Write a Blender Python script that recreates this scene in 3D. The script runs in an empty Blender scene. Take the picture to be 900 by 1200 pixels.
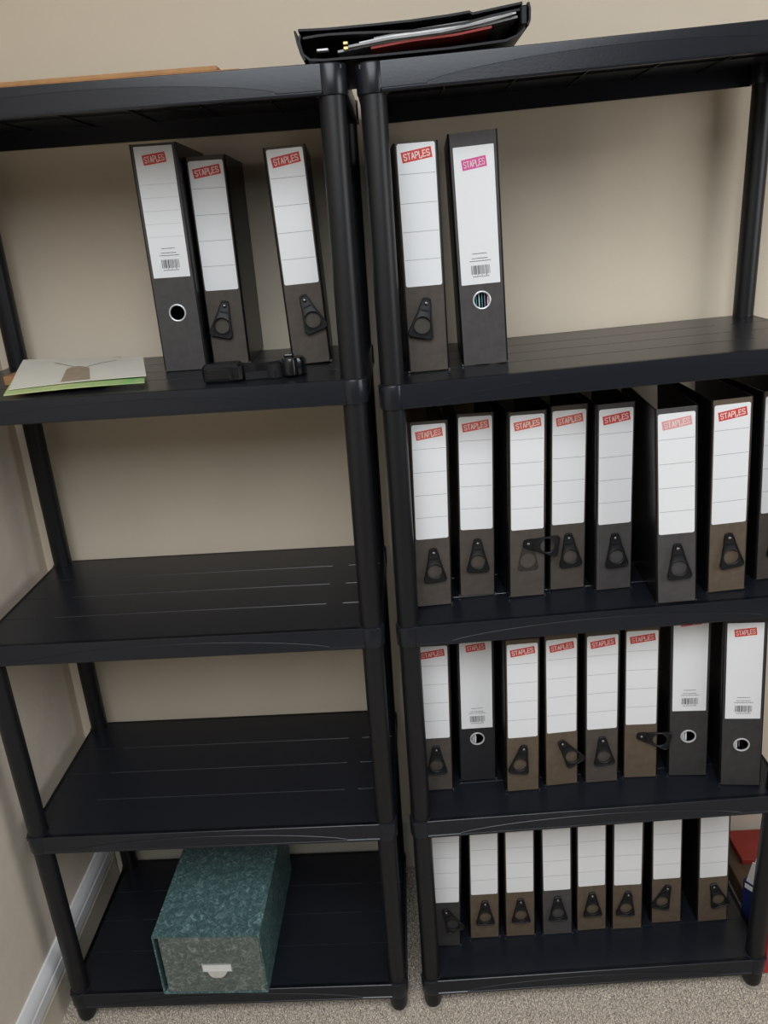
import bpy, bmesh, math, random
import numpy as np
from mathutils import Matrix, Vector
S = bpy.context.scene
COL = S.collection
random.seed(7)

# ------------------------------------------------------------------ camera
CX, CY, CZ = 0.00727, -1.19989, 1.56556
PITCH, YAW, ROLL, FPX = -0.355649, 0.029431, 0.072646, 909.708
cam = bpy.data.cameras.new('camera'); co = bpy.data.objects.new('camera', cam); COL.objects.link(co)
Rm = (Matrix.Rotation(YAW, 3, 'Z') @ Matrix.Rotation(PITCH, 3, 'X') @ Matrix.Rotation(ROLL, 3, 'Y'))
r_, f_, u_ = Rm.col[0], Rm.col[1], Rm.col[2]
co.matrix_world = Matrix(((r_[0], u_[0], -f_[0], CX), (r_[1], u_[1], -f_[1], CY), (r_[2], u_[2], -f_[2], CZ), (0, 0, 0, 1)))
cam.sensor_fit = 'VERTICAL'; cam.sensor_height = 36.0; cam.sensor_width = 27.0
cam.lens = FPX / 1200 * 36.0; cam.clip_start = 0.02
S.camera = co

# ------------------------------------------------------------------ light
W_ = bpy.data.worlds.new('world'); S.world = W_; W_.use_nodes = True
bg = W_.node_tree.nodes['Background']; bg.inputs[0].default_value = (1.0, 0.85, 0.67, 1); bg.inputs[1].default_value = 0.095
def area(name, loc, target, sx, sy, power, color):
    l = bpy.data.lights.new(name, 'AREA'); l.shape = 'RECTANGLE'; l.size = sx; l.size_y = sy; l.energy = power; l.color = color
    o = bpy.data.objects.new(name, l); COL.objects.link(o); o.location = loc
    o.rotation_euler = (Vector(target) - Vector(loc)).to_track_quat('-Z', 'Y').to_euler(); return o
WIN = area('window_daylight', (-0.12, -1.75, 2.42), (0.08, -0.55, 0.0), 1.8, 1.3, 36.5, (0.89, 0.945, 1.0)); WIN.data.spread = math.radians(140)
area('side_window_daylight', (2.05, -1.0, 1.75), (-0.2, 0.2, 0.9), 1.1, 1.1, 16, (0.95, 0.97, 1.0))
S.view_settings.view_transform = 'Standard'; S.view_settings.look = 'None'; S.view_settings.gamma = 1.0
S.view_settings.use_curve_mapping = False; S.view_settings.exposure = 0.0

# ------------------------------------------------------------------ materials
def mat(name, col, rough=0.5, spec=0.5, metal=0.0, bump=0.0, bscale=200, var=0.0, vscale=20, col2=None, coat=0.0):
    m = bpy.data.materials.new(name); m.use_nodes = True
    nt = m.node_tree; b = nt.nodes['Principled BSDF']
    b.inputs['Base Color'].default_value = (*col, 1); b.inputs['Roughness'].default_value = rough
    b.inputs['Specular IOR Level'].default_value = spec; b.inputs['Metallic'].default_value = metal
    b.inputs['Coat Weight'].default_value = coat
    tc = nt.nodes.new('ShaderNodeTexCoord')
    if var or col2:
        n = nt.nodes.new('ShaderNodeTexNoise'); n.inputs['Scale'].default_value = vscale; n.inputs['Detail'].default_value = 6
        n.inputs['Roughness'].default_value = 0.65
        nt.links.new(tc.outputs['Object'], n.inputs['Vector'])
        r = nt.nodes.new('ShaderNodeValToRGB'); c2 = col2 or tuple(c * (1 - var) for c in col)
        r.color_ramp.elements[0].color = (*c2, 1); r.color_ramp.elements[1].color = (*col, 1)
        r.color_ramp.elements[0].position = 0.35; r.color_ramp.elements[1].position = 0.65
        nt.links.new(n.outputs['Fac'], r.inputs['Fac']); nt.links.new(r.outputs['Color'], b.inputs['Base Color'])
    if bump:
        n = nt.nodes.new('ShaderNodeTexNoise'); n.inputs['Scale'].default_value = bscale; n.inputs['Detail'].default_value = 3
        nt.links.new(tc.outputs['Object'], n.inputs['Vector'])
        bp = nt.nodes.new('ShaderNodeBump'); bp.inputs['Strength'].default_value = bump; bp.inputs['Distance'].default_value = 0.001
        nt.links.new(n.outputs['Fac'], bp.inputs['Height']); nt.links.new(bp.outputs['Normal'], b.inputs['Normal'])
    return m
M_WALL = mat('cream_wall_paint', (0.77, 0.662, 0.515), 0.75, 0.25, bump=0.5, bscale=45, var=0.05, vscale=3)
M_WALL_L = mat('lumpy_cream_wall', (0.78, 0.69, 0.57), 0.7, 0.3, bump=0.6, bscale=14, var=0.03, vscale=5)
M_WALL_L.node_tree.nodes['Bump'].inputs['Distance'].default_value = 0.004
M_SKIRT = mat('white_gloss_paint', (0.78, 0.78, 0.78), 0.25, 0.5)
M_SKIRT2 = mat('cream_gloss_paint', (0.62, 0.55, 0.45), 0.4, 0.4)
M_CARPET = mat('carpet_backing', (0.5, 0.44, 0.37), 0.95, 0.1, bump=1.0, bscale=300, col2=(0.2, 0.17, 0.14), vscale=160)
M_PILE = mat('carpet_pile', (0.80, 0.70, 0.57), 0.95, 0.1, col2=(0.34, 0.28, 0.22), vscale=210)
M_PLASTIC = mat('black_moulded_plastic', (0.0105, 0.0125, 0.0172), 0.28, 0.42, bump=0.10, bscale=260)
M_POST = mat('black_tube_plastic', (0.008, 0.0085, 0.010), 0.40, 0.40, bump=0.08, bscale=260)
M_COVER = mat('black_file_board', (0.006, 0.006, 0.0065), 0.36, 0.4, var=0.3, vscale=60)
def spine_mat(name, c): return mat(name, c, 0.6, 0.3, var=0.22, vscale=55, bump=0.1, bscale=300)
M_SP_GREY = spine_mat('grey_brown_spine', (0.085, 0.070, 0.058))
M_SP_COOL = spine_mat('cool_grey_spine', (0.075, 0.069, 0.066))
M_SP_BROWN = spine_mat('faded_brown_spine', (0.125, 0.092, 0.063))
M_SP_DARK = spine_mat('charcoal_spine', (0.048, 0.045, 0.043))
M_SP_BLACK = spine_mat('near_black_spine', (0.022, 0.022, 0.024))
M_LABEL = mat('white_label_paper', (0.80, 0.80, 0.80), 0.6, 0.3)
M_LINE = mat('grey_ruled_line', (0.22, 0.22, 0.22), 0.7, 0.2)
M_LINE2 = mat('faint_ruled_line', (0.55, 0.55, 0.55), 0.7, 0.2)
M_INK = mat('black_print', (0.06, 0.06, 0.06), 0.7, 0.2)
M_RED = mat('red_print', (0.62, 0.06, 0.045), 0.6, 0.3)
M_ORANGE = mat('sun_faded_red_print', (0.66, 0.13, 0.085), 0.6, 0.3)
M_PINK = mat('bleached_red_print', (0.74, 0.34, 0.33), 0.6, 0.3)
M_MAGENTA = mat('magenta_print', (0.66, 0.09, 0.30), 0.6, 0.3)
M_LETTER = mat('logo_letter_white', (0.80, 0.74, 0.70), 0.6, 0.3)
M_TAB = mat('black_pull_tab_plastic', (0.008, 0.008, 0.009), 0.48, 0.32)
M_CHROME = mat('bright_nickel', (0.72, 0.72, 0.73), 0.35, 0.5, metal=0.45)
M_STEEL = mat('dull_steel', (0.22, 0.21, 0.21), 0.35, 0.5, metal=1.0)
M_STAIN = mat('dust_ghost', (0.042, 0.035, 0.030), 0.7, 0.2, var=0.3, vscale=90)
M_PAPER = mat('white_paper', (0.78, 0.78, 0.76), 0.7, 0.2, var=0.06, vscale=15)
M_TEAL = mat('teal_divider', (0.05, 0.34, 0.36), 0.6, 0.3)
M_PURPLE = mat('purple_divider', (0.38, 0.24, 0.40), 0.6, 0.3)

# ------------------------------------------------------------------ helpers
def new(name, verts, faces, mats, parent=None, smooth=False, midx=None, loc=None):
    me = bpy.data.meshes.new(name); me.from_pydata([tuple(v) for v in verts], [], faces)
    for m in (mats if isinstance(mats, (list, tuple)) else [mats]): me.materials.append(m)
    if midx is not None:
        for p, i in zip(me.polygons, midx): p.material_index = i
    bm = bmesh.new(); bm.from_mesh(me); bmesh.ops.recalc_face_normals(bm, faces=bm.faces); bm.to_mesh(me); bm.free()
    if smooth:
        for p in me.polygons: p.use_smooth = True
        try: me.set_sharp_from_angle(angle=math.radians(35))
        except Exception: pass
    return link(name, me, parent, loc)
def link(name, me, parent=None, loc=None):
    o = bpy.data.objects.new(name, me); COL.objects.link(o)
    if parent: o.parent = parent
    if loc is not None: o.location = loc
    return o
def empty(name, loc, label, cat, group=None, rot=(0, 0, 0)):
    o = bpy.data.objects.new(name, None); COL.objects.link(o); o.empty_display_size = 0.05
    o.location = loc; o.rotation_euler = rot; tag(o, label, cat, group); return o
def tag(o, label, cat, group=None):
    o['label'] = label; o['category'] = cat
    if group: o['group'] = group
class MB:
    """collects shapes into vertex / face lists with material index"""
    def __init__(s): s.v = []; s.f = []; s.m = []
    def add(s, v, f, m=0):
        b = len(s.v); s.v += [tuple(x) for x in v]; s.f += [tuple(i + b for i in q) for q in f]; s.m += [m] * len(f); return s
    def box(s, x0, x1, y0, y1, z0, z1, m=0, bev=0.0):
        if bev:
            b = bev
            def ring(z, i): return [(x0 + i, y0, z) if False else p for p in [(x0 + i + b, y0 + i, z), (x1 - i - b, y0 + i, z), (x1 - i, y0 + i + b, z), (x1 - i, y1 - i - b, z), (x1 - i - b, y1 - i, z), (x0 + i + b, y1 - i, z), (x0 + i, y1 - i - b, z), (x0 + i, y0 + i + b, z)]]
            return s.loft([ring(z0, b * .7), ring(z0 + b, 0), ring(z1 - b, 0), ring(z1, b * .7)], m)
        v = [(x, y, z) for z in (z0, z1) for y in (y0, y1) for x in (x0, x1)]
        return s.add(v, [(0, 2, 3, 1), (4, 5, 7, 6), (0, 1, 5, 4), (2, 6, 7, 3), (0, 4, 6, 2), (1, 3, 7, 5)], m)
    def loft(s, rings, m=0, cap=True, close=True):
        n = len(rings[0]); v = [p for r in rings for p in r]; f = []
        for k in range(len(rings) - 1):
            for i in range(n if close else n - 1):
                j = (i + 1) % n; f.append((k * n + i, k * n + j, (k + 1) * n + j, (k + 1) * n + i))
        if cap: f += [tuple(range(n))[::-1], tuple(range((len(rings) - 1) * n, len(rings) * n))]
        return s.add(v, f, m)
    def lathe(s, prof, n=24, c=(0, 0), m=0, axis='z'):
        rings = []
        for r, z in prof:
            rr = []
            for i in range(n):
                a = 2 * math.pi * i / n; p = (r * math.cos(a), r * math.sin(a))
                rr.append((c[0] + p[0], c[1] + p[1], z) if axis == 'z' else (c[0] + p[0], -z, c[1] + p[1]))
            rings.append(rr)
        return s.loft(rings, m)
    def map(s, fn): s.v = [fn(p) for p in s.v]; return s
    def build(s, name, mats, parent=None, smooth=False, loc=None): return new(name, s.v, s.f, mats, parent, smooth, s.m, loc)

# ------------------------------------------------------------------ room
def floor_z(x):   # the old floor is not quite level: it climbs a little to the right
    return float(np.interp(x, [-2.5, -0.06, 0.0, 0.70, 2.2], [0.001, -0.002, -0.0095, 0.0105, 0.03]))
xs = [-2.0, -0.9, -0.4, -0.06, -0.03, 0.0, 0.2, 0.4, 0.7, 1.2, 2.2]
v = []; f = []
for x in xs: v += [(x, -2.6, floor_z(x)), (x, 0.6, floor_z(x)), (x, -2.6, -0.12), (x, 0.6, -0.12)]
for i in range(len(xs) - 1):
    a, b = 4 * i, 4 * i + 4; f += [(a, b, b + 1, a + 1), (a + 2, a + 3, b + 3, b + 2), (a, a + 2, b + 2, b), (a + 1, b + 1, b + 3, a + 3)]
n = 4 * (len(xs) - 1); f += [(0, 1, 3, 2), (n, n + 2, n + 3, n + 1)]
floor = new('floor', v, f, M_CARPET); floor['kind'] = 'structure'
YB = 0.382
wl = lambda z: -0.814 + 0.0145 * z
wb = MB().box(-1.1, 2.2, YB, YB + 0.12, -0.1, 2.5).build('wall_back', M_WALL); wb['kind'] = 'structure'
w = MB().box(-1, 0, -2.6, YB + 0.05, -0.1, 2.5); w.v = [((wl(p[2]) if p[0] == 0 else -1.0), p[1], p[2]) for p in w.v]
w = w.build('wall_left', M_WALL_L); w['kind'] = 'structure'
# skirting of the left wall: plain base with a white moulded board planted on it
sk = MB(); prof = [(-0.818, -0.01), (-0.8005, -0.01), (-0.8005, 0.074), (-0.7985, 0.077), (-0.7985, 0.081), (-0.8005, 0.084), (-0.8025, 0.094), (-0.818, 0.094)]
sk.loft([[(x, y, z) for x, z in prof] for y in (-2.5, YB)])
skirt = sk.build('baseboard_left', M_SKIRT2); skirt['kind'] = 'structure'
sk = MB(); prof = [(-0.818, 0.092), (-0.7995, 0.092), (-0.7965, 0.096), (-0.7965, 0.122), (-0.7995, 0.1245), (-0.7995, 0.1275), (-0.7970, 0.130), (-0.7980, 0.140), (-0.8030, 0.150), (-0.807, 0.157), (-0.818, 0.157)]
sk.loft([[(x, y, z) for x, z in prof] for y in (-2.5, YB - 0.001)])
sk.build('moulding', M_SKIRT, skirt, smooth=True)
sk = MB(); prof = [(YB + 0.005, -0.02), (YB - 0.0115, -0.02), (YB - 0.0115, 0.140), (YB - 0.006, 0.157), (YB + 0.005, 0.157)]
sk.loft([[(x, y, z) for y, z in prof] for x in (-0.797, 2.1)])
bb = sk.build('baseboard_back', M_SKIRT2); bb['kind'] = 'structure'

# carpet pile: short tufts over the visible strips of floor
def carpet():
    rng = np.random.default_rng(3); pts = []
    for (x0, x1, y0, y1, st) in ((-0.82, 1.0, -0.33, 0.02, 0.0042), (-0.80, -0.70, 0.02, 0.365, 0.0050), (-0.1, 0.03, 0.02, 0.365, 0.005), (0.66, 1.0, 0.02, 0.365, 0.005)):
        gx, gy = np.meshgrid(np.arange(x0, x1, st), np.arange(y0, y1, st)); p = np.stack([gx.ravel(), gy.ravel()], 1)
        pts.append(p + rng.uniform(-0.4, 0.4, p.shape) * st)
    p = np.concatenate(pts)
    for u in (UL, UR):
        for (cx, cy) in ((0, 0), (u['W'], 0), (0, u['D']), (u['W'], u['D'])):
            w = umap(u, (cx, cy, 0)); p = p[np.hypot(p[:, 0] - w[0], p[:, 1] - w[1]) > 0.0225]
    p = p[~((p[:, 0] > 0.725) & (p[:, 1] > 0.150))]
    n = len(p)
    z = np.interp(p[:, 0], [-2.5, -0.06, 0.0, 0.70, 2.2], [0.001, -0.002, -0.0095, 0.0105, 0.03])
    h = rng.uniform(0.0025, 0.0055, n); r = rng.uniform(0.0016, 0.0027, n); a = rng.uniform(0, 6.28, n)
    V = np.zeros((n, 5, 3))
    for k in range(4):
        V[:, k, 0] = p[:, 0] + r * np.cos(a + k * 1.5708); V[:, k, 1] = p[:, 1] + r * np.sin(a + k * 1.5708); V[:, k, 2] = z - 0.0008
    V[:, 4, 0] = p[:, 0] + rng.uniform(-.0015, .0015, n); V[:, 4, 1] = p[:, 1] + rng.uniform(-.0015, .0015, n); V[:, 4, 2] = z + h
    F = np.array([[0, 1, 4], [1, 2, 4], [2, 3, 4], [3, 0, 4]])[None] + 5 * np.arange(n)[:, None, None]
    me = bpy.data.meshes.new('carpet_pile'); F = F.reshape(-1, 3)
    me.vertices.add(n * 5); me.vertices.foreach_set('co', V.ravel())
    me.loops.add(len(F) * 3); me.loops.foreach_set('vertex_index', F.ravel())
    me.polygons.add(len(F)); me.polygons.foreach_set('loop_start', np.arange(len(F)) * 3); me.polygons.foreach_set('use_smooth', np.ones(len(F), bool))
    me.update(); me.validate(); me.materials.append(M_PILE)
    o = link('carpet_pile', me); o['kind'] = 'stuff'; tag(o, 'short beige speckled carpet pile covering the floor', 'carpet')

# ------------------------------------------------------------------ shelving units
T = 0.0378; RC = 0.0222; RP = 0.0185; AP = 0.0190
def shelf_mesh(Wd, Dp, z):
    m = MB()
    # deck: height field with long shallow grooves, interrupted near both ends
    X = [-0.0175, 0.02, 0.052, 0.056, 0.084, 0.088, Wd - 0.088, Wd - 0.084, Wd - 0.056, Wd - 0.052, Wd - 0.02, Wd + 0.0175]
    Y = [-0.0175]
    for k in range(1, 4):
        y = Dp * k / 4
        Y += [y - 0.0016, y - 0.0008, y + 0.0004, y + 0.0010]
    Y += [Dp + 0.0175]
    def hh(i, j):
        low = ((i in (2, 9)) and False) or False
        g = (j - 1) % 4 in (1, 2) and 1 <= j <= 12
        inside = (1 <= i <= 2) or (4 < i < 7) or (9 <= i <= 10)
        return -0.0013 if (g and (i in (2, 5, 6, 9) or i in (1, 10))) else 0.0
    b = []
    for i, x in enumerate(X):
        for j, y in enumerate(Y): b.append((x, y, z + hh(i, j)))
    ny = len(Y); q = []
    for i in range(len(X) - 1):
        for j in range(ny - 1): q.append((i * ny + j, (i + 1) * ny + j, (i + 1) * ny + j + 1, i * ny + j + 1))
    m.add(b, q)
    m.box(-0.0165, Wd + 0.0165, -0.0165, Dp + 0.0165, z - 0.0075, z - 0.0028)
    # ribs under the deck
    for k in range(1, 6): x = Wd * k / 6; m.box(x - 0.0012, x + 0.0012, -0.01, Dp + 0.01, z - 0.0105, z - 0.0070)
    for k in (1, 2): y = Dp * k / 3; m.box(0.01, Wd - 0.01, y - 0.0012, y + 0.0012, z - 0.0105, z - 0.0070)
    # aprons: bevelled top edge, recessed face, protruding bottom flange
    def prof(): return [(-0.010, 0), (-0.0178, 0), (-0.0188, -0.0008), (-AP, -0.0022), (-AP, -T + 0.0055), (-0.0207, -T + 0.0042), (-0.0209, -T + 0.0012), (-0.0202, -T), (-0.0158, -T), (-0.0158, -0.004)]
    P = prof()
    m.loft([[(x, y, z + dz) for y, dz in P] for x in (0.012, Wd - 0.012)])
    m.loft([[(x, Dp - y, z + dz) for y, dz in P] for x in (0.012, Wd - 0.012)])
    m.loft([[(y, x, z + dz) for y, dz in P] for x in (0.012, Dp - 0.012)])
    m.loft([[(Wd - y, x, z + dz) for y, dz in P] for x in (0.012, Dp - 0.012)])
    # bow-shaped raised panel on front and back aprons
    N = 28; e = 0.074
    for sgn in (0, 1):
        top = []; inn = []
        for i in range(N + 1):
            t = i / N; x = e + t * (Wd - 2 * e); a = 1 - (2 * t - 1) ** 2
            top.append((x, -T + 0.0075 + 0.0195 * a ** 0.8))
        bot = -T + 0.0045
        def Yv(y): return y if sgn == 0 else Dp - y
        rings = []
        for y, sh in ((-AP + 0.001, 0.0), (-AP - 0.0008, 0.0), (-AP - 0.0013, -0.0005)):
            rings.append([(x, Yv(y), z + zz + sh) for x, zz in top] + [(Wd - e, Yv(y), z + bot), (e, Yv(y), z + bot)])
        m.loft(rings)
    for (cx, cy) in ((0, 0), (Wd, 0), (0, Dp), (Wd, Dp)):
        m.lathe([(RC - 0.004, z - T - 0.0005), (RC - 0.0006, z - T), (RC, z - T + 0.002), (RC, z - 0.002), (RC - 0.0006, z - 0.0006), (RC - 0.0025, z + 0.0004), (0.004, z + 0.0006)], 28, (cx, cy))
    return m
UL = dict(W=0.6775, D=0.3336, zs=[1.7707, 1.3481, 0.9211, 0.5011, 0.0811], tilt=-0.00376, extra=(0, 0, 0, 0, 0), lean=0.00815, rot=-0.0108, org=(-0.06422, -0.00976), x0=-0.6775)
UR = dict(W=0.6762, D=0.3277, zs=[1.7767, 1.3419, 0.9211, 0.5011, 0.0811], tilt=0.02877, extra=(-0.00546, 0.00157, 0, 0, 0), lean=-0.00154, rot=0.0, org=(0.0, 0.0), x0=0.0)
def umap(u, p, extra=0.0):
    x = p[0] + u['x0']; y, z = p[1], p[2]
    z = z + (u['tilt'] + extra) * (p[0] - u['W'] / 2); x = x + u['lean'] * (z - 0.9)
    c, s = math.cos(u['rot']), math.sin(u['rot'])
    return (u['org'][0] + c * x - s * y, u['org'][1] + s * x + c * y, z)
def deck_z(u, k, wx):     # world height of the deck of shelf k (0 = top) at world x
    lx = wx - u['org'][0] - u['x0'] - u['lean'] * (u['zs'][k] - 0.9)
    return u['zs'][k] + (u['tilt'] + u['extra'][k]) * (lx - u['W'] / 2)
def unit(u, label):
    base = umap(u, (u['W'] / 2, u['D'] / 2, 0)); base = (base[0], base[1], floor_z(base[0]))
    root = empty('shelving_unit', base, label, 'shelf', 'black plastic shelving units')
    rel = lambda p: (p[0] - base[0], p[1] - base[1], p[2] - base[2])
    for k, z in enumerate(u['zs']):
        shelf_mesh(u['W'], u['D'], z).map(lambda p: rel(umap(u, p, u['extra'][k]))).build('shelf', M_PLASTIC, root, smooth=True)
    for (cx, cy) in ((0, 0), (u['W'], 0), (0, u['D']), (u['W'], u['D'])):
        for k in range(4):
            zt, zb = u['zs'][k] - T + 0.006, u['zs'][k + 1] - 0.003
            MB().lathe([(RP - 0.002, zb - 0.001), (RP, zb), (RP, (zb + zt) / 2), (RP, zt), (RP - 0.002, zt + 0.001)], 28, (cx, cy)).map(lambda p: rel(umap(u, p))).build('post', M_POST, root, smooth=True)
        w = umap(u, (cx, cy, 0)); zf = floor_z(w[0]) - (w[2])      # foot reaches the local floor
        zt = u['zs'][4] - T + 0.004
        MB().lathe([(0.010, zf), (0.0155, zf + 0.002), (0.0175, zf + 0.008), (0.0185, zf + 0.02), (0.0195, zt - 0.004), (0.0195, zt)], 28, (cx, cy)).map(lambda p: rel(umap(u, p))).build('foot', M_POST, root, smooth=True)
    return root
unit(UL, 'black plastic five-tier shelving unit on the left, against the left wall, mostly empty shelves')
unit(UR, 'black plastic five-tier shelving unit on the right, filled with rows of lever arch files')

carpet()

# ------------------------------------------------------------------ lever arch files
def star_outline(pts, c, n):
    out = []
    for i in range(n):
        a = 2 * math.pi * i / n; d = (math.cos(a), math.sin(a)); best = None
        for k in range(len(pts)):
            p, q = pts[k], pts[(k + 1) % len(pts)]
            ex, ey = q[0] - p[0], q[1] - p[1]; den = d[0] * ey - d[1] * ex
            if abs(den) < 1e-12: continue
            t = ((p[0] - c[0]) * ey - (p[1] - c[1]) * ex) / den; s = ((p[0] - c[0]) * d[1] - (p[1] - c[1]) * d[0]) / den
            if t > 0 and -1e-6 <= s <= 1 + 1e-6 and (best is None or t > best): best = t
        out.append((c[0] + d[0] * best, c[1] + d[1] * best))
    return out
def round_poly(pts, rads, seg=5):
    out = []; n = len(pts)
    for i in range(n):
        p0, p, p1 = Vector(pts[i - 1]), Vector(pts[i]), Vector(pts[(i + 1) % n]); r = rads[i]
        a = (p0 - p).normalized(); b = (p1 - p).normalized(); ang = a.angle(b); d = r / math.tan(ang / 2)
        bis = (a + b).normalized(); c = p + bis * (r / math.sin(ang / 2)); s = p + a * d - c; e = p + b * d - c
        for k in range(seg + 1):
            t = k / seg; q = s.lerp(e, t); q = q.normalized() * r + c; out.append((q.x, q.y))
    return out
def tab_mesh():
    hc = (0.0, -0.0315); n = 44
    outl = round_poly([(-0.0085, 0.0085), (0.0085, 0.0085), (0.0085, -0.006), (0.0205, -0.0500), (-0.0205, -0.0500), (-0.0085, -0.006)], [0.007, 0.007, 0.01, 0.0055, 0.0055, 0.01])
    o = star_outline(outl, hc, n)
    def sc(k, base): return [(hc[0] + (p[0] - hc[0]) * (1 - k / math.hypot(p[0] - hc[0], p[1] - hc[1])), hc[1] + (p[1] - hc[1]) * (1 - k / math.hypot(p[0] - hc[0], p[1] - hc[1]))) for p in base]
    circ = lambda r: [(hc[0] + r * math.cos(2 * math.pi * i / n), hc[1] + r * math.sin(2 * math.pi * i / n)) for i in range(n)]
    L = [(o, 0.0), (o, 0.0028), (sc(0.0010, o), 0.0040), (sc(0.0022, o), 0.0040), (sc(0.0030, o), 0.0028), (circ(0.0138), 0.0028), (circ(0.0128), 0.0034), (circ(0.0118), 0.0026), (circ(0.0118), 0.0)]
    v = [(p[0], -h, p[1]) for ring, h in L for p in ring]; f = []
    for k in range(len(L)):
        k2 = (k + 1) % len(L)
        for i in range(n): j = (i + 1) % n; f.append((k * n + i, k * n + j, k2 * n + j, k2 * n + i))
    b = MB(); b.add(v, f); b.box(-0.0062, 0.0062, -0.0050, -0.0028, -0.0105, -0.0085)
    return b
_tab = tab_mesh(); TAB = new('pull_tab', _tab.v, _tab.f, M_TAB, smooth=True); TAB_ME = TAB.data; bpy.data.objects.remove(TAB)
_r = MB().lathe([(0.0030, 0.0), (0.0030, 0.0042), (0.0025, 0.0052), (0.0014, 0.0058), (0.0003, 0.0060)], 16, axis='y'); o = _r.build('rivet', M_STEEL, smooth=True); RIVET_ME = o.data; bpy.data.objects.remove(o)
def ring_mesh():
    prof = [(0.0122, -0.0015), (0.0118, 0.0006), (0.0124, 0.0016), (0.0134, 0.0019), (0.0144, 0.0014), (0.0148, 0.0002), (0.0146, -0.0004)]
    m = MB(); n = 32; v = []; f = []
    for r, h in prof: v += [(r * math.cos(6.283185 * i / n), -h, r * math.sin(6.283185 * i / n)) for i in range(n)]
    for k in range(len(prof)):
        k2 = (k + 1) % len(prof)
        for i in range(n): j = (i + 1) % n; f.append((k * n + i, k * n + j, k2 * n + j, k2 * n + i))
    return m.add(v, f)
o = ring_mesh().build('finger_ring', M_CHROME, smooth=True); RING_ME = o.data; bpy.data.objects.remove(o)

STROKES = {
 'S': [[(1, .82), (.8, 1), (.2, 1), (0, .82), (0, .66), (.18, .54), (.82, .46), (1, .34), (1, .18), (.8, 0), (.2, 0), (0, .18)]],
 'T': [[(0, 1), (1, 1)], [(.5, 1), (.5, 0)]],
 'A': [[(0, 0), (.5, 1), (1, 0)], [(.2, .32), (.8, .32)]],
 'P': [[(0, 0), (0, 1), (.8, 1), (1, .85), (1, .62), (.8, .47), (0, .47)]],
 'L': [[(0, 1), (0, -.12), (.85, -.12), (.85, .16)]],        # bent like an open staple
 'E': [[(1, 1), (0, 1), (0, 0), (1, 0)], [(0, .52), (.85, .52)]],
}
def logo_mesh(wd, ht, wear=False):
    """slanted colour plate with white letters standing a hair proud of it (x right, z up, -y outwards)"""
    m = MB(); m.box(-wd / 2, wd / 2, -0.00018, 0.0002, -ht / 2, ht / 2, 0)
    word = 'STAPLES'; lw = wd * 0.088; gap = wd * 0.038; tot = 7 * lw + 6 * gap; h = ht * 0.56; th = wd * 0.027
    for i, ch in enumerate(word):
        x0 = -tot / 2 + i * (lw + gap)
        for st in STROKES[ch]:
            for (a, b) in zip(st[:-1], st[1:]):
                p = Vector((x0 + a[0] * lw, -h / 2 + a[1] * h)); q = Vector((x0 + b[0] * lw, -h / 2 + b[1] * h))
                d = (q - p).normalized(); nn = Vector((-d.y, d.x)) * th / 2; e = d * th * 0.4
                c = [p - e + nn, p - e - nn, q + e - nn, q + e + nn]
                m.add([(k.x, -0.0003, k.y) for k in c], [(0, 1, 2, 3)], 1)
    return m
LOGOS = {}
def logo(parent, x, z, wd, ht, ang, mt):
    key = (wd, ht, mt.name)
    if key not in LOGOS:
        o = logo_mesh(wd, ht).build('logo', [mt, M_LETTER]); LOGOS[key] = o.data; bpy.data.objects.remove(o)
    o = link('logo', LOGOS[key], parent, (x, -0.0004, z)); o.rotation_euler = (0, -ang, 0); return o
MESH = {}
def cover(w, h, d=0.24):
    k = ('c', w, h)
    if k not in MESH:
        m = MB(); t = 0.0026
        for s in (-1, 1):
            pr = [(s * w / 2, d), (s * w / 2, 0.0042), (s * (w / 2 - 0.0006), 0.0024), (s * (w / 2 - 0.0022), 0.0008), (s * (w / 2 - 0.0032), 0.0012), (s * (w / 2 - 0.0032), 0.0036), (s * (w / 2 - t), 0.0056), (s * (w / 2 - t), d)]
            if s < 0: pr = pr[::-1]
            m.loft([[(x, y, 0.0) for x, y in pr], [(x, y, h) for x, y in pr]])
        o = m.build('cover', M_COVER); MESH[k] = o.data; bpy.data.objects.remove(o)
    return MESH[k]
def guard():
    if 'g' not in MESH:
        o = MB().box(-0.0020, 0.0020, 0.0012, 0.010, -0.0003, 0.0026).build('edge_guard', M_STEEL); MESH['g'] = o.data; bpy.data.objects.remove(o)
    return MESH['g']
def spine(w, h, mt, hole):
    k = ('s', w, h, mt.name, hole)
    if k in MESH: return MESH[k]
    m = MB(); hw = w / 2 - 0.0030; y0, y1 = 0.0, 0.0030
    if hole is None: m.box(-hw, hw, y0, y1, 0.0004, h - 0.0004, bev=0.0006)
    else:
        n = 32; b = 0.022; R = 0.0125
        m.box(-hw, hw, y0, y1, 0.0004, hole - b); m.box(-hw, hw, y0, y1, hole + b, h - 0.0004)
        sq = star_outline([(-hw, hole - b), (hw, hole - b), (hw, hole + b), (-hw, hole + b)], (0, hole), n)
        # put exact corners in
        for cxy in ((-hw, hole - b), (hw, hole - b), (hw, hole + b), (-hw, hole + b)):
            i = min(range(n), key=lambda i: (sq[i][0] - cxy[0]) ** 2 + (sq[i][1] - cxy[1]) ** 2); sq[i] = cxy
        ci = [(R * math.cos(6.283185 * i / n), hole + R * math.sin(6.283185 * i / n)) for i in range(n)]
        v = [(p[0], y, p[1]) for ring, y in ((sq, y0), (ci, y0), (ci, y1), (sq, y1)) for p in ring]; f = []
        for q in range(3):
            for i in range(n): j = (i + 1) % n; f.append((q * n + i, q * n + j, (q + 1) * n + j, (q + 1) * n + i))
        m.add(v, f)
    o = m.build('spine', mt); MESH[k] = o.data; bpy.data.objects.remove(o); return MESH[k]
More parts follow.
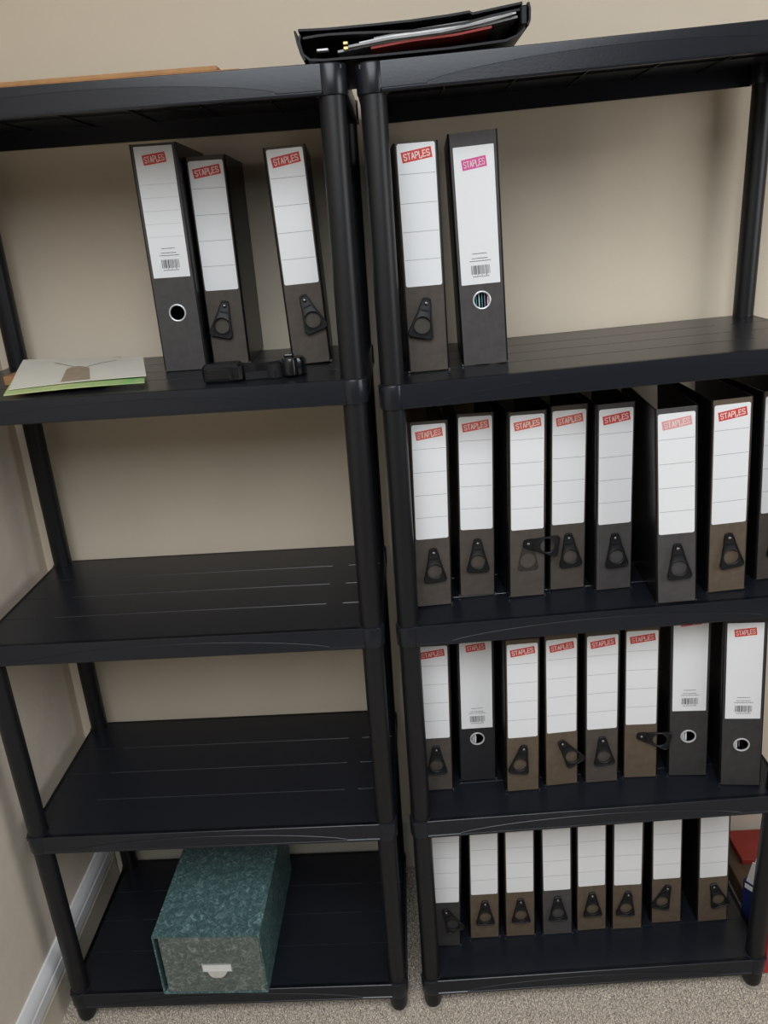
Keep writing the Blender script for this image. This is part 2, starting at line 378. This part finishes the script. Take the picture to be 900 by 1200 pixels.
def label_mesh(lw, lh, rad, lines, mt_line, faint):
    k = ('l', lw, lh, rad, lines, faint)
    if k in MESH: return MESH[k]
    m = MB(); pts = round_poly([(-lw / 2, 0), (lw / 2, 0), (lw / 2, lh), (-lw / 2, lh)], [rad] * 4, 4)
    m.loft([[(x, y, z) for x, z in pts] for y in (0.0002, -0.0004)])
    for fr in lines:
        z = lh * (1 - fr); m.add([(-lw / 2 + 0.001, -0.0005, z - 0.00028), (lw / 2 - 0.001, -0.0005, z - 0.00028), (lw / 2 - 0.001, -0.0005, z + 0.00028), (-lw / 2 + 0.001, -0.0005, z + 0.00028)], [(0, 1, 2, 3)], 1)
    o = m.build('spine_label', [M_LABEL, mt_line]); MESH[k] = o.data; bpy.data.objects.remove(o); return MESH[k]
def barcode_mesh():
    if 'bar' in MESH: return MESH['bar']
    m = MB(); rng = random.Random(5); x = -0.0145
    def q(x0, x1, z0, z1): m.add([(x0, 0, z0), (x1, 0, z0), (x1, 0, z1), (x0, 0, z1)], [(0, 1, 2, 3)])
    while x < 0.0145:
        w = rng.choice((0.0006, 0.0006, 0.0011, 0.0016)); q(x, x + w, 0.002 if rng.random() > .15 else 0.0, 0.0155); x += w + rng.choice((0.0006, 0.0009, 0.0013))
    for (x0, x1, z) in ((-0.0165, 0.0165, 0.0215), (-0.013, 0.012, 0.0255), (-0.0115, 0.0105, 0.0325)):     # small print, too fine to read
        xx = x0
        while xx < x1: w = rng.uniform(0.001, 0.0028); q(xx, min(xx + w, x1), z, z + 0.0011); xx += w + 0.0006
    for i in range(9): q(-0.0125 + i * 0.0029, -0.0125 + i * 0.0029 + 0.0017, -0.002, -0.0006)
    o = m.build('barcode', M_INK); MESH['bar'] = o.data; bpy.data.objects.remove(o); return MESH['bar']
HL = (0.205, 0.405, 0.605, 0.805)
# key: unit, shelf index, kind, x, y front, yaw, lean, label base, spine material, tab swing (deg), logo print, label text
G = {('L', 1): 'lever arch files on the left unit', ('R', 1): 'lever arch files on the second shelf of the right unit', ('R', 2): 'lever arch files on the middle shelf of the right unit', ('R', 3): 'lever arch files on the fourth shelf of the right unit', ('R', 4): 'lever arch files on the bottom shelf of the right unit'}
FILES = [
 ('L', 1, 'tall', -0.3583, 0.1528, 0.030, 0.0045, 0.1558, M_SP_COOL, None, M_RED, 'tall charcoal lever arch file with barcode label and empty finger ring, beside the leaflets'),
 ('L', 1, 'tab', -0.2850, 0.1869, 0.030, 0.004, 0.1279, M_SP_GREY, -14, M_RED, 'grey-brown lever arch file pressed against the tall barcoded file, behind the coiled strap'),
 ('L', 1, 'tab', -0.1363, 0.1349, 0.0595, -0.0309, 0.1317, M_SP_GREY, 17, M_RED, 'grey-brown lever arch file standing alone beside the right post of the left unit'),
 ('R', 1, 'tab', 0.0605, 0.0657, 0.045, -0.0133, 0.1340, M_SP_GREY, -14, M_RED, 'ruled-label lever arch file, left one of the pair standing high on the right unit'),
 ('R', 1, 'ring', 0.1536, 0.0803, -0.0489, -0.0345, 0.1272, M_SP_COOL, 'B', M_MAGENTA, 'lever arch file with magenta logo and coloured papers showing in its finger ring'),
 ('R', 2, 'tab', 0.0489, 0.0522, 0.1021, 0.015, 0.1302, M_SP_GREY, 2, M_ORANGE, 'grey-brown lever arch file nearest the left post on the middle shelf of the right unit'),
 ('R', 2, 'tab', 0.1294, 0.0785, 0.033, 0.0133, 0.1298, M_SP_GREY, 0, M_ORANGE, 'second lever arch file from the left post, middle shelf, straight hanging pull tab'),
 ('R', 2, 'tab', 0.2171, 0.0587, 0.0678, 0.0024, 0.1295, M_SP_GREY, 82, M_ORANGE, 'lever arch file whose pull tab is swung sideways leaving a dark ghost, middle shelf'),
 ('R', 2, 'tab', 0.2920, 0.0755, 0.068, -0.0032, 0.1265, M_SP_GREY, 4, M_ORANGE, 'lever arch file touching the file with the sideways tab, on its right side'),
 ('R', 2, 'tab', 0.3711, 0.0597, 0.0512, -0.0202, 0.1265, M_SP_COOL, 3, M_RED, 'cool grey lever arch file just left of the one pulled forward with the bleached logo'),
 ('R', 2, 'tab', 0.4592, -0.0108, -0.0662, -0.0619, 0.127, M_SP_COOL, 3, M_PINK, 'lever arch file with bleached pink logo, pulled forward to the shelf edge'),
 ('R', 2, 'tab', 0.5533, 0.0158, 0.0055, -0.0528, 0.127, M_SP_BROWN, 6, M_RED, 'faded brown lever arch file right of the pulled-forward file, middle shelf'),
 ('R', 2, 'tab', 0.6497, 0.049, 0.075, -0.0614, 0.1263, M_SP_GREY, 2, M_RED, 'lever arch file at the right end of the middle shelf, cut by the picture edge'),
 ('R', 3, 'tab', 0.036, 0.0650, 0.020, 0.013, 0.1248, M_SP_GREY, 0, M_RED, 'lever arch file half hidden behind the left post on the fourth shelf'),
 ('R', 3, 'ring', 0.1207, 0.0861, 0.0275, 0.0075, 0.1252, M_SP_BLACK, 'W', M_RED, 'black lever arch file with chrome finger ring and barcode, between pull-tab files, fourth shelf'),
 ('R', 3, 'tab', 0.2048, 0.0458, 0.045, 0.0004, 0.1261, M_SP_BROWN, -13, M_RED, 'faded brown lever arch file standing furthest forward at left, tab swung left, fourth shelf'),
 ('R', 3, 'tab', 0.2828, 0.0550, 0.0553, -0.0143, 0.1243, M_SP_BROWN, 32, M_RED, 'brown lever arch file with pull tab swung partly to the right, fourth shelf'),
 ('R', 3, 'tab', 0.3607, 0.0545, 0.0132, -0.0222, 0.1255, M_SP_GREY, 4, M_RED, 'grey lever arch file with straight tab, between two swung-tab files, fourth shelf'),
 ('R', 3, 'tab', 0.4376, 0.0590, -0.0623, -0.0312, 0.1249, M_SP_BROWN, 78, M_RED, 'leaning brown lever arch file with pull tab pointing right, next to a barcoded file'),
 ('R', 3, 'tall', 0.5284, 0.0535, -0.1184, -0.0444, 0.1498, M_SP_DARK, 'W', M_RED, 'tall charcoal barcoded file with logo hidden under the shelf, left of the last file'),
 ('R', 3, 'tall', 0.6143, 0.0146, -0.165, -0.0567, 0.1508, M_SP_DARK, 'G', M_RED, 'tall charcoal barcoded file turned outward at the right end of the fourth shelf'),
 ('R', 4, 'tab', 0.0364, 0.0625, 0.0233, 0.0349, 0.1248, M_SP_DARK, 25, M_RED, 'dark lever arch file partly behind the left post on the bottom shelf'),
 ('R', 4, 'tab', 0.1235, 0.0773, 0.0262, 0.0128, 0.1251, M_SP_BROWN, 0, M_RED, 'brown lever arch file, second from the left post on the bottom shelf'),
 ('R', 4, 'tab', 0.2016, 0.0763, 0.0095, -0.002, 0.1259, M_SP_BROWN, 0, M_RED, 'brown lever arch file directly left of the grey one on the bottom shelf'),
 ('R', 4, 'tab', 0.2825, 0.0746, 0.0052, -0.0193, 0.1266, M_SP_COOL, 0, M_RED, 'grey lever arch file among brown ones on the bottom shelf'),
 ('R', 4, 'tab', 0.358, 0.0795, 0.018, -0.0247, 0.1265, M_SP_BROWN, 0, M_RED, 'brown lever arch file directly right of the grey one on the bottom shelf'),
 ('R', 4, 'tab', 0.4342, 0.0766, -0.0208, -0.0288, 0.1253, M_SP_BROWN, -8, M_RED, 'brown lever arch file, third from the right end of the bottom shelf'),
 ('R', 4, 'tab', 0.522, 0.0853, -0.0178, -0.0464, 0.1251, M_SP_BROWN, -20, M_RED, 'brown lever arch file with tab swung left, beside the wide gap on the bottom shelf'),
 ('R', 4, 'tab', 0.6205, 0.0812, -0.005, -0.0579, 0.1248, M_SP_BROWN, 16, M_RED, 'brown lever arch file right of the gap, at the right end of the bottom shelf'),
]
for (un, k, kind, x, y, yaw, lean, lb, smat, tabang, lmat, text) in FILES:
    u = UL if un == 'L' else UR
    w, h = {'tab': (0.067, 0.340), 'ring': (0.075, 0.347), 'tall': (0.075, 0.360)}[kind]
    slope = u['tilt'] + u['extra'][k]; z0 = deck_z(u, k, x)
    z = z0 + max(slope * t + t * math.sin(lean) for t in (-w / 2, w / 2)) + max(0.0, -slope * math.sin(yaw) * 0.24) + 0.0007
    root = empty('lever_arch_file', (x, y, z), text, 'file', G[(un, k)])
    root.rotation_euler = (Matrix.Rotation(yaw, 3, 'Z') @ Matrix.Rotation(lean, 3, 'Y')).to_euler()
    link('cover', cover(w, h), root); [link('edge_guard', guard(), root, (sg * (w / 2 - 0.0016), 0, 0)) for sg in (-1, 1)]
    hole = None if kind == 'tab' else (lb - 0.025 if kind == 'ring' else lb - 0.058)
    link('spine', spine(w, h, smat, hole), root)
    if kind == 'tab':
        l = link('spine_label', label_mesh(0.057, 0.2045, 0.0032, HL, M_LINE, False), root, (0, 0, lb))
        logo(l, 0.0005, 0.2045 - 0.0165, 0.0455, 0.0148, math.radians(7.5), lmat)
        t = link('pull_tab', TAB_ME, root, (0.001, -0.0006, lb - 0.0265)); t.scale = (1.09, 1.0, 1.09); t.rotation_euler = (Matrix.Rotation(math.radians(-tabang), 3, 'Y') @ Matrix.Rotation(math.radians(-5), 3, 'X')).to_euler()
        link('rivet', RIVET_ME, t)
        if tabang == 82:
            N_ = 40; go = star_outline(round_poly([(-0.008, 0.006), (0.008, 0.006), (0.0205, -0.0530), (-0.0205, -0.0530)], [0.006] * 4, 4), (0, -0.033), N_)
            gi = [(0.0135 * math.cos(6.283185 * q / N_), -0.033 + 0.0135 * math.sin(6.283185 * q / N_)) for q in range(N_)]
            gv = [(p[0], yy, p[1]) for ring, yy in ((go, 0.0002), (go, -0.00025), (gi, -0.00025), (gi, 0.0002)) for p in ring]
            gf = [(a * N_ + q, a * N_ + (q + 1) % N_, ((a + 1) % 4) * N_ + (q + 1) % N_, ((a + 1) % 4) * N_ + q) for a in range(4) for q in range(N_)]
            new('dust_ghost', gv, gf, M_STAIN, root, loc=(0.001, 0, lb - 0.0265))
    else:
        l = link('spine_label', label_mesh(0.061, 0.2, 0.0008, (0.28, 0.38, 0.48, 0.58, 0.68) if un == 'L' else (), M_LINE2, True), root, (0, 0, lb))
        logo(l, 0.0, 0.2 - (0.024 if lmat is M_MAGENTA else 0.0085 if 'hidden under' in text else 0.0185), 0.037, 0.0150, math.radians(6), lmat)
        link('barcode', barcode_mesh(), l, (0.001, -0.0006, 0.013))
        link('finger_ring', RING_ME, root, (0, 0, hole))
        pm = {'B': (M_TEAL, M_PAPER, M_TEAL, M_PURPLE, M_PAPER), 'W': (M_PAPER, M_PAPER), 'G': (M_PAPER, M_STEEL)}.get(tabang, ())
        for i, mm in enumerate(pm):
            px = -0.009 + i * 0.0045
            MB().box(px, px + (0.0012 if tabang == 'B' else 0.003), 0.007, 0.21, 0.010, 0.300).build('paper', mm, root)

# ------------------------------------------------------------------ green marbled drawer box
def marble(name, a, b, c):
    m = bpy.data.materials.new(name); m.use_nodes = True; nt = m.node_tree; p = nt.nodes['Principled BSDF']; p.inputs['Roughness'].default_value = 0.5; p.inputs['Specular IOR Level'].default_value = 0.35
    tc = nt.nodes.new('ShaderNodeTexCoord'); n1 = nt.nodes.new('ShaderNodeTexNoise'); n1.inputs['Scale'].default_value = 75; n1.inputs['Detail'].default_value = 8; n1.inputs['Roughness'].default_value = 0.78; n1.inputs['Distortion'].default_value = 1.6
    nt.links.new(tc.outputs['Object'], n1.inputs['Vector'])
    r = nt.nodes.new('ShaderNodeValToRGB'); e = r.color_ramp.elements; e[0].position = 0.43; e[0].color = (*a, 1); e[1].position = 0.63; e[1].color = (*c, 1)
    k = e.new(0.54); k.color = (*b, 1); nt.links.new(n1.outputs['Fac'], r.inputs['Fac']); nt.links.new(r.outputs['Color'], p.inputs['Base Color']); return m
M_MARB = marble('green_marbled_paper', (0.045, 0.090, 0.090), (0.085, 0.155, 0.152), (0.24, 0.37, 0.36))
M_MARB2 = marble('green_marbled_drawer_front', (0.085, 0.105, 0.095), (0.15, 0.175, 0.158), (0.29, 0.33, 0.29))
M_DARKIN = mat('dark_box_interior', (0.02, 0.03, 0.03), 0.7, 0.2)
bx0, bx1, bz, bh = -0.5615, -0.3395, deck_z(UL, 4, -0.45), 0.160
root = empty('drawer_box', (bx0 + 0.111, -0.031, bz + 0.0008), 'green marbled card drawer box with a white label pull on the bottom left shelf', 'box', rot=(0, 0, -0.030))
hw = 0.111; d = 0.33; t = 0.0032
m = MB(); m.box(-hw, -hw + t, 0, d, 0, bh); m.box(hw - t, hw, 0, d, 0, bh); m.box(-hw + t, hw - t, 0, d, bh - t, bh); m.box(-hw + t, hw - t, 0, d, 0, t); m.box(-hw + t, hw - t, d - t, d, t, bh - t)
m.build('case', M_MARB, root)
dr = MB(); dr.box(-hw + t + 0.0085, hw - t - 0.0008, 0.0012, 0.0045, t + 0.0006, bh - t - 0.001, bev=0.0008); drawer = dr.build('drawer', M_MARB2, root)
dr = MB(); dr.box(-hw + t + 0.0085, -hw + t + 0.0110, 0.0045, d - 0.02, t + 0.0006, bh - 0.03); dr.box(hw - t - 0.004, hw - t - 0.0015, 0.0045, d - 0.02, t + 0.0006, bh - 0.03); dr.box(-hw + t + 0.011, hw - t - 0.004, 0.0045, d - 0.02, t + 0.0006, t + 0.003)
dr.build('drawer_tray', M_DARKIN, drawer)
M_TIN = mat('pale_tin', (0.72, 0.72, 0.70), 0.30, 0.5, metal=0.7)
hx, hz = 0.012, 0.062
m = MB(); m.box(hx - 0.031, hx + 0.031, -0.0006, 0.0012, hz + 0.019, hz + 0.0205); m.box(hx - 0.031, hx - 0.0295, -0.0006, 0.0012, hz, hz + 0.019); m.box(hx + 0.0295, hx + 0.031, -0.0006, 0.0012, hz, hz + 0.019)
n = 12; rings = []
for i in range(n + 1):        # curled cup pull under the card
    s = -1 + 2 * i / n; ww = 0.0205; xx = hx + s * ww; dep = 0.0065 * (1 - s ** 4); dn = 0.0125 * (1 - abs(s) ** 3)
    rings.append([(xx, -0.0004, hz + 0.001), (xx, -0.4 * dep - 0.0006, hz - 0.3 * dn), (xx, -0.9 * dep - 0.0006, hz - 0.75 * dn), (xx, -0.7 * dep - 0.0006, hz - dn), (xx, -0.55 * dep - 0.0002, hz - 0.95 * dn), (xx, -0.3 * dep, hz - 0.3 * dn - 0.001)])
m.loft(rings); m.build('label_holder', M_TIN, drawer, smooth=True)
MB().box(hx - 0.0293, hx + 0.0293, -0.0002, 0.0013, hz + 0.0005, hz + 0.0188).build('name_card', M_PAPER, drawer)

# ------------------------------------------------------------------ leaflets on the left unit
zt = deck_z(UL, 1, -0.55)
M_GREEN = mat('green_leaflet', (0.22, 0.48, 0.16), 0.5, 0.3, col2=(0.62, 0.62, 0.30), vscale=7)
M_BROWNP = mat('brown_print', (0.40, 0.31, 0.22), 0.7, 0.2, var=0.15, vscale=60)
M_LEAF = mat('off_white_paper', (0.74, 0.70, 0.60), 0.7, 0.2, var=0.05, vscale=14)
M_KRAFT = mat('kraft_card', (0.42, 0.22, 0.09), 0.8, 0.2, var=0.2, vscale=40)
def sheet(name, c, mt, parent=None, thick=0.0006, bend=0.0, n=10, hole=None):
    """sheet over corner points c = FL, FR, BR, BL with a gentle sag"""
    fl, fr, br, bl = [Vector(p) for p in c]; v = []; f = []
    for j in range(n + 1):
        for i in range(n + 1):
            s, t2 = i / n, j / n; p = fl.lerp(fr, s).lerp(bl.lerp(br, s), t2); v.append((p.x, p.y, p.z + bend * math.sin(math.pi * t2) + 0.002 * math.sin(3 * s + 2 * t2)))
    k = (n + 1) ** 2; v += [(a, b, c2 - thick) for a, b, c2 in v]
    for j in range(n):
        for i in range(n):
            a = j * (n + 1) + i; q = (a, a + 1, a + n + 2, a + n + 1); f += [q, tuple(x + k for x in q[::-1])]
    rim = [i for i in range(n + 1)] + [j * (n + 1) + n for j in range(1, n + 1)] + [n * (n + 1) + i for i in range(n - 1, -1, -1)] + [j * (n + 1) for j in range(n - 1, 0, -1)]
    for a, b in zip(rim, rim[1:] + rim[:1]): f.append((a, a + k, b + k, b))
    return new(name, v, f, mt, parent, smooth=True)
o = MB().box(-0.662, -0.505, 0.115, 0.262, zt + 0.0008, zt + 0.016, bev=0.001).build('notebook', M_KRAFT); tag(o, 'kraft brown notebook hidden under the leaflets, one corner showing', 'notebook')
def lift(p, dz): return (p[0], p[1], p[2] + dz)
fl, fr, br, bl = (-0.609, -0.000, zt + 0.0055), (-0.391, 0.018, zt + 0.0075), (-0.438, 0.185, zt + 0.0235), (-0.650, 0.185, zt + 0.0280)
gl = sheet('leaflet', (fl, fr, br, bl), M_GREEN, thick=0.0016, bend=0.001); tag(gl, 'green and yellow printed leaflet underneath the white sheet on the left unit', 'leaflet')
f2 = (-0.607, 0.016, zt + 0.0105); r2 = (-0.3935, 0.040, zt + 0.0135); b2 = (-0.441, 0.1875, zt + 0.0265); l2 = (-0.6545, 0.187, zt + 0.0310)
wl_ = sheet('letter', (f2, r2, b2, l2), M_LEAF, thick=0.0006, bend=0.001); tag(wl_, 'off-white printed sheet with a brown emblem, topmost of the papers on the left unit', 'paper')
def on_sheet(s, t2):
    p = Vector(f2).lerp(Vector(r2), s).lerp(Vector(l2).lerp(Vector(b2), s), t2); return (p.x, p.y, p.z + 0.001 * math.sin(math.pi * t2) + 0.002 * math.sin(3 * s + 2 * t2) + 0.0004)
m = MB()
def strip(pts, wdt):
    for a, b in zip(pts[:-1], pts[1:]):
        d_ = Vector((b[0] - a[0], b[1] - a[1])).normalized(); nn = Vector((-d_.y, d_.x)) * wdt
        m.add([on_sheet(a[0] + nn.x, a[1] + nn.y), on_sheet(a[0] - nn.x, a[1] - nn.y), on_sheet(b[0] - nn.x, b[1] - nn.y), on_sheet(b[0] + nn.x, b[1] + nn.y)], [(0, 1, 2, 3)])
for i in range(8):
    for j in range(4):
        def E(a, b): s = a / 8; tt = b / 4; return (0.375 + 0.215 * s + 0.02 * (1 - 2 * s) * tt, 0.04 + 0.46 * tt + 0.10 * tt * math.sin(math.pi * s))
        m.add([on_sheet(*E(i, j)), on_sheet(*E(i + 1, j)), on_sheet(*E(i + 1, j + 1)), on_sheet(*E(i, j + 1))], [(0, 1, 2, 3)])
strip([(0.28, 0.80), (0.36, 0.70), (0.46, 0.56)], 0.008); strip([(0.55, 0.56), (0.66, 0.72), (0.78, 0.84)], 0.008)
m.build('emblem', M_BROWNP, wl_)

# ------------------------------------------------------------------ strap with buckles in front of the files
M_BUCK = mat('glossy_black_plastic', (0.006, 0.007, 0.008), 0.22, 0.5)
M_WEB = mat('black_webbing', (0.010, 0.010, 0.011), 0.7, 0.3, bump=0.5, bscale=600)
zs = deck_z(UL, 1, -0.22)
root = empty('strap', (-0.22, 0.03, zs), 'black webbing strap with two glossy plastic buckles lying in front of the files', 'strap')
def buckle(x0, x1, y0, y1, h):
    m = MB(); m.box(x0, x1, y0, y1, 0.0006, h, bev=0.004); m.box(x0 + 0.006, x1 - 0.018, y0 - 0.0015, y0 + 0.002, 0.006, h - 0.006, bev=0.0012); m.box(x1 - 0.014, x1 - 0.003, y0 - 0.0022, y0 + 0.002, 0.004, h - 0.004, bev=0.0012)
    m.box(x0 + 0.004, x1 - 0.004, y0 + 0.004, y1 - 0.004, h - 0.001, h + 0.0015, bev=0.0008); return m
buckle(-0.076, -0.014, -0.022, 0.006, 0.029).build('buckle', M_BUCK, root, smooth=False)
m = MB(); m.box(0.044, 0.083, -0.008, 0.022, 0.0006, 0.030, bev=0.005); m.lathe([(0.011, 0.003), (0.0125, 0.005), (0.0125, 0.026), (0.011, 0.030), (0.004, 0.031)], 18, (0.061, -0.004)); m.box(0.050, 0.066, 0.004, 0.018, 0.030, 0.035, bev=0.002)
m.build('buckle', M_BUCK, root, smooth=True)
def band(path, hgt, th):
    m = MB(); rings = []
    for i, (x, y, z) in enumerate(path):
        a = path[max(i - 1, 0)]; b = path[min(i + 1, len(path) - 1)]; d_ = Vector((b[0] - a[0], b[1] - a[1])).normalized(); nx, ny = -d_.y * th / 2, d_.x * th / 2
        rings.append([(x + nx, y + ny, z), (x - nx, y - ny, z), (x - nx, y - ny, z + hgt), (x + nx, y + ny, z + hgt)])
    return m.loft(rings)
band([(-0.018 + 0.068 * i / 14, 0.004 + 0.012 * math.sin(i / 14 * 6.3), 0.001) for i in range(15)], 0.022, 0.004).build('webbing', M_WEB, root, smooth=True)
band([(-0.07 + 0.15 * i / 18, 0.034 + 0.010 * math.sin(i / 18 * 9), 0.001) for i in range(19)], 0.020, 0.005).build('webbing', M_WEB, root, smooth=True)
band([(-0.012 + 0.05 * i / 10, -0.008 + 0.006 * math.sin(i / 10 * 3.1), 0.001) for i in range(11)], 0.012, 0.006).build('webbing', M_WEB, root, smooth=True)

# ------------------------------------------------------------------ on top: wooden board and black document wallet
M_WOOD = mat('orange_pine', (0.50, 0.26, 0.105), 0.6, 0.3, var=0.25, vscale=30)
zb = deck_z(UL, 0, -0.4)
root = empty('wooden_board', (-0.45, 0.10, zb + 0.002), 'orange-brown wooden board lying on top of the left shelving unit', 'board', rot=(0, 0.0038, -0.02))
MB().box(-0.27, 0.268, -0.075, 0.14, 0.0, 0.0075, bev=0.001).build('panel', M_WOOD, root)
MB().box(-0.27, 0.236, -0.073, 0.13, 0.0076, 0.0135, bev=0.001).build('batten', M_WOOD, root)

M_PVC = mat('glossy_black_vinyl', (0.005, 0.005, 0.006), 0.42, 0.3, bump=0.4, bscale=25)
M_SLEEVE = mat('clear_grey_sleeve', (0.30, 0.30, 0.30), 0.25, 0.5, var=0.35, vscale=40)
M_REDP = mat('dull_red_paper', (0.30, 0.045, 0.035), 0.6, 0.3)
M_BRASS = mat('brass', (0.55, 0.38, 0.16), 0.3, 0.5, metal=1.0)
root = empty('document_wallet', (0.055, -0.01, 1.7745), 'black vinyl ring binder stuffed with papers lying across the tops of both units', 'binder', rot=(0, -0.012, 0.0))
WD = 0.152
def wallet(prof, y0, y1):
    """thick ribbon through (x,z) profile, extruded in y"""
    m = MB(); out = []; th = 0.0028
    for i, p in enumerate(prof):
        a = Vector(prof[max(i - 1, 0)]); b = Vector(prof[min(i + 1, len(prof) - 1)]); d_ = (b - a).normalized(); nn = Vector((-d_.y, d_.x)) * th / 2; out.append((Vector(p) + nn, Vector(p) - nn))
    loop = [o_[0] for o_ in out] + [o_[1] for o_ in out[::-1]]
    return m.loft([[(q.x, y0, q.y) for q in loop], [(q.x, y1, q.y) for q in loop]])
bottom = [(-0.148, 0.034), (-0.150, 0.026), (-0.147, 0.012), (-0.138, 0.0045), (-0.120, 0.0028), (-0.06, 0.0024), (0.05, 0.003), (0.125, 0.006), (0.142, 0.011), (0.151, 0.019)]
topc = [(-0.150, 0.040), (-0.11, 0.0385), (-0.05, 0.0385), (0.0, 0.039), (0.05, 0.041), (0.078, 0.043), (0.082, 0.0405), (0.11, 0.0435), (0.148, 0.0475)]
wallet(bottom, 0.0, 0.25).build('back_cover', M_PVC, root, smooth=True)
wallet(topc, 0.0, 0.25).build('front_cover', M_PVC, root, smooth=True)
wallet([(-0.1545, 0.0395), (-0.1525, 0.026), (-0.149, 0.012), (-0.1445, 0.004)], -0.001, 0.25).build('spine', M_PVC, root, smooth=True)
wallet([(0.1555, 0.0475), (0.1575, 0.040), (0.1570, 0.027), (0.1545, 0.0215)], -0.001, 0.25).build('end_flap', M_PVC, root, smooth=True)
def curve_pts(pts, n=16):
    out = []
    for i in range(n + 1):
        x = pts[0][0] + (pts[-1][0] - pts[0][0]) * i / n; out.append((x, float(np.interp(x, [p[0] for p in pts], [p[1] for p in pts]))))
    return out
wallet(curve_pts([(-0.145, 0.031), (-0.12, 0.033), (-0.08, 0.032), (0.0, 0.028), (0.07, 0.031), (0.11, 0.037), (0.145, 0.041)]), 0.004, 0.24).build('inner_flap', M_PVC, root, smooth=True)
for i, (a, mt) in enumerate([([(-0.085, 0.0165), (-0.03, 0.0215), (0.04, 0.024), (0.10, 0.031), (0.135, 0.037)], M_SLEEVE), ([(-0.07, 0.0195), (-0.02, 0.0245), (0.05, 0.0275), (0.11, 0.0345), (0.14, 0.0385)], M_PAPER), ([(-0.05, 0.0235), (0.0, 0.0285), (0.05, 0.0315), (0.09, 0.0335)], M_SLEEVE), ([(-0.055, 0.0135), (0.0, 0.0180), (0.06, 0.0198), (0.108, 0.0250)], M_REDP), ([(-0.10, 0.0130), (-0.04, 0.0190), (0.03, 0.0222), (0.10, 0.0285), (0.143, 0.0345)], M_SLEEVE), ([(-0.03, 0.0262), (0.02, 0.0303), (0.07, 0.0335), (0.13, 0.0372)], M_SLEEVE)]):
    wallet(curve_pts(a), 0.003 + 0.002 * i, 0.215).build('paper', mt, root, smooth=True)
MB().box(-0.143, 0.150, 0.236, 0.240, 0.006, 0.0370).build('end_panel', M_PVC, root)
MB().box(0.1455, 0.1545, 0.0005, 0.24, 0.0225, 0.0450, bev=0.0015).build('gusset', M_PVC, root)
for zc in (0.0125, 0.0185): MB().box(-0.092, -0.085, 0.001, 0.006, zc, zc + 0.0042, bev=0.0008).build('clip', M_BRASS, root)
MB().box(-0.128, -0.112, 0.0, 0.012, 0.0135, 0.0165, bev=0.001).build('ring_mechanism', M_CHROME, root)

# ------------------------------------------------------------------ beside the right unit, on the floor
M_BLUE = mat('navy_card', (0.012, 0.022, 0.10), 0.5, 0.4)
M_BOXR = mat('dark_red_card', (0.26, 0.030, 0.022), 0.6, 0.3, var=0.15, vscale=20)
M_BOXB = mat('brown_card', (0.10, 0.060, 0.035), 0.7, 0.3, var=0.2, vscale=30)
M_PKT = mat('bright_red_print', (0.55, 0.03, 0.03), 0.4, 0.4)
M_PKG = mat('green_print', (0.02, 0.18, 0.09), 0.4, 0.4)
zf = floor_z(0.85)
root = empty('carton', (0.86, 0.309, zf), 'low brown carton with a dark red lid on the floor behind the right unit', 'box')
MB().box(-0.125, 0.13, -0.150, 0.046, 0.003, 0.046, bev=0.002).build('base', M_BOXB, root)
MB().box(-0.097, 0.132, -0.048, 0.048, 0.0462, 0.062, bev=0.002).build('lid', M_BOXR, root)
zf = floor_z(0.72)
root = empty('document_folder', (0.714, 0.125, zf + 0.0045), 'navy folder with white stripe holding curled white papers, beside the right post', 'folder')
root.rotation_euler = (Matrix.Rotation(math.radians(-54), 3, 'Z') @ Matrix.Rotation(math.radians(4), 3, 'X')).to_euler()
MB().box(0.0, 0.062, -0.0110, -0.0085, 0, 0.155, bev=0.0008).build('front_cover', M_BLUE, root)
MB().box(0.0, 0.062, 0.0085, 0.0110, 0, 0.165, bev=0.0008).build('back_cover', M_BLUE, root)
MB().box(-0.0028, 0.0, -0.0110, 0.0110, 0, 0.155, bev=0.0008).build('spine', M_BLUE, root)
MB().box(0.002, 0.062, -0.0117, -0.0109, 0.136, 0.149).build('stripe', M_PAPER, root)
for i, (y_, hh_, cv) in enumerate([(-0.004, 0.226, -0.012), (0.001, 0.232, 0.0), (0.006, 0.224, 0.010)]):
    m = MB(); rings = []
    for j in range(11):
        t_ = j / 10; z_ = 0.004 + (hh_ - 0.004) * t_; yy = y_ + cv * t_ ** 2; e_ = 0.014 * max(0.0, t_ - 0.7) / 0.3
        rings.append([(0.004 + e_, yy - 0.0006, z_), (0.058 - e_, yy - 0.0006, z_), (0.058 - e_, yy + 0.0006, z_), (0.004 + e_, yy + 0.0006, z_)])
    m.loft(rings).build('paper', M_PAPER, root, smooth=True)
zf = floor_z(0.77)
root = empty('gift_box', (0.791, 0.026, zf + 0.003), 'bright red box with a green band standing on the carpet right of the shelving', 'box', rot=(0, 0, 0.02))
MB().box(-0.085, 0.09, -0.014, 0.014, 0, 0.118, bev=0.002).build('body', M_PKT, root)
MB().box(-0.086, 0.091, -0.015, 0.015, 0.118, 0.146, bev=0.002).build('band', M_PKG, root)
MB().box(-0.087, 0.092, -0.016, 0.016, 0.146, 0.225, bev=0.002).build('lid', M_PKT, root)
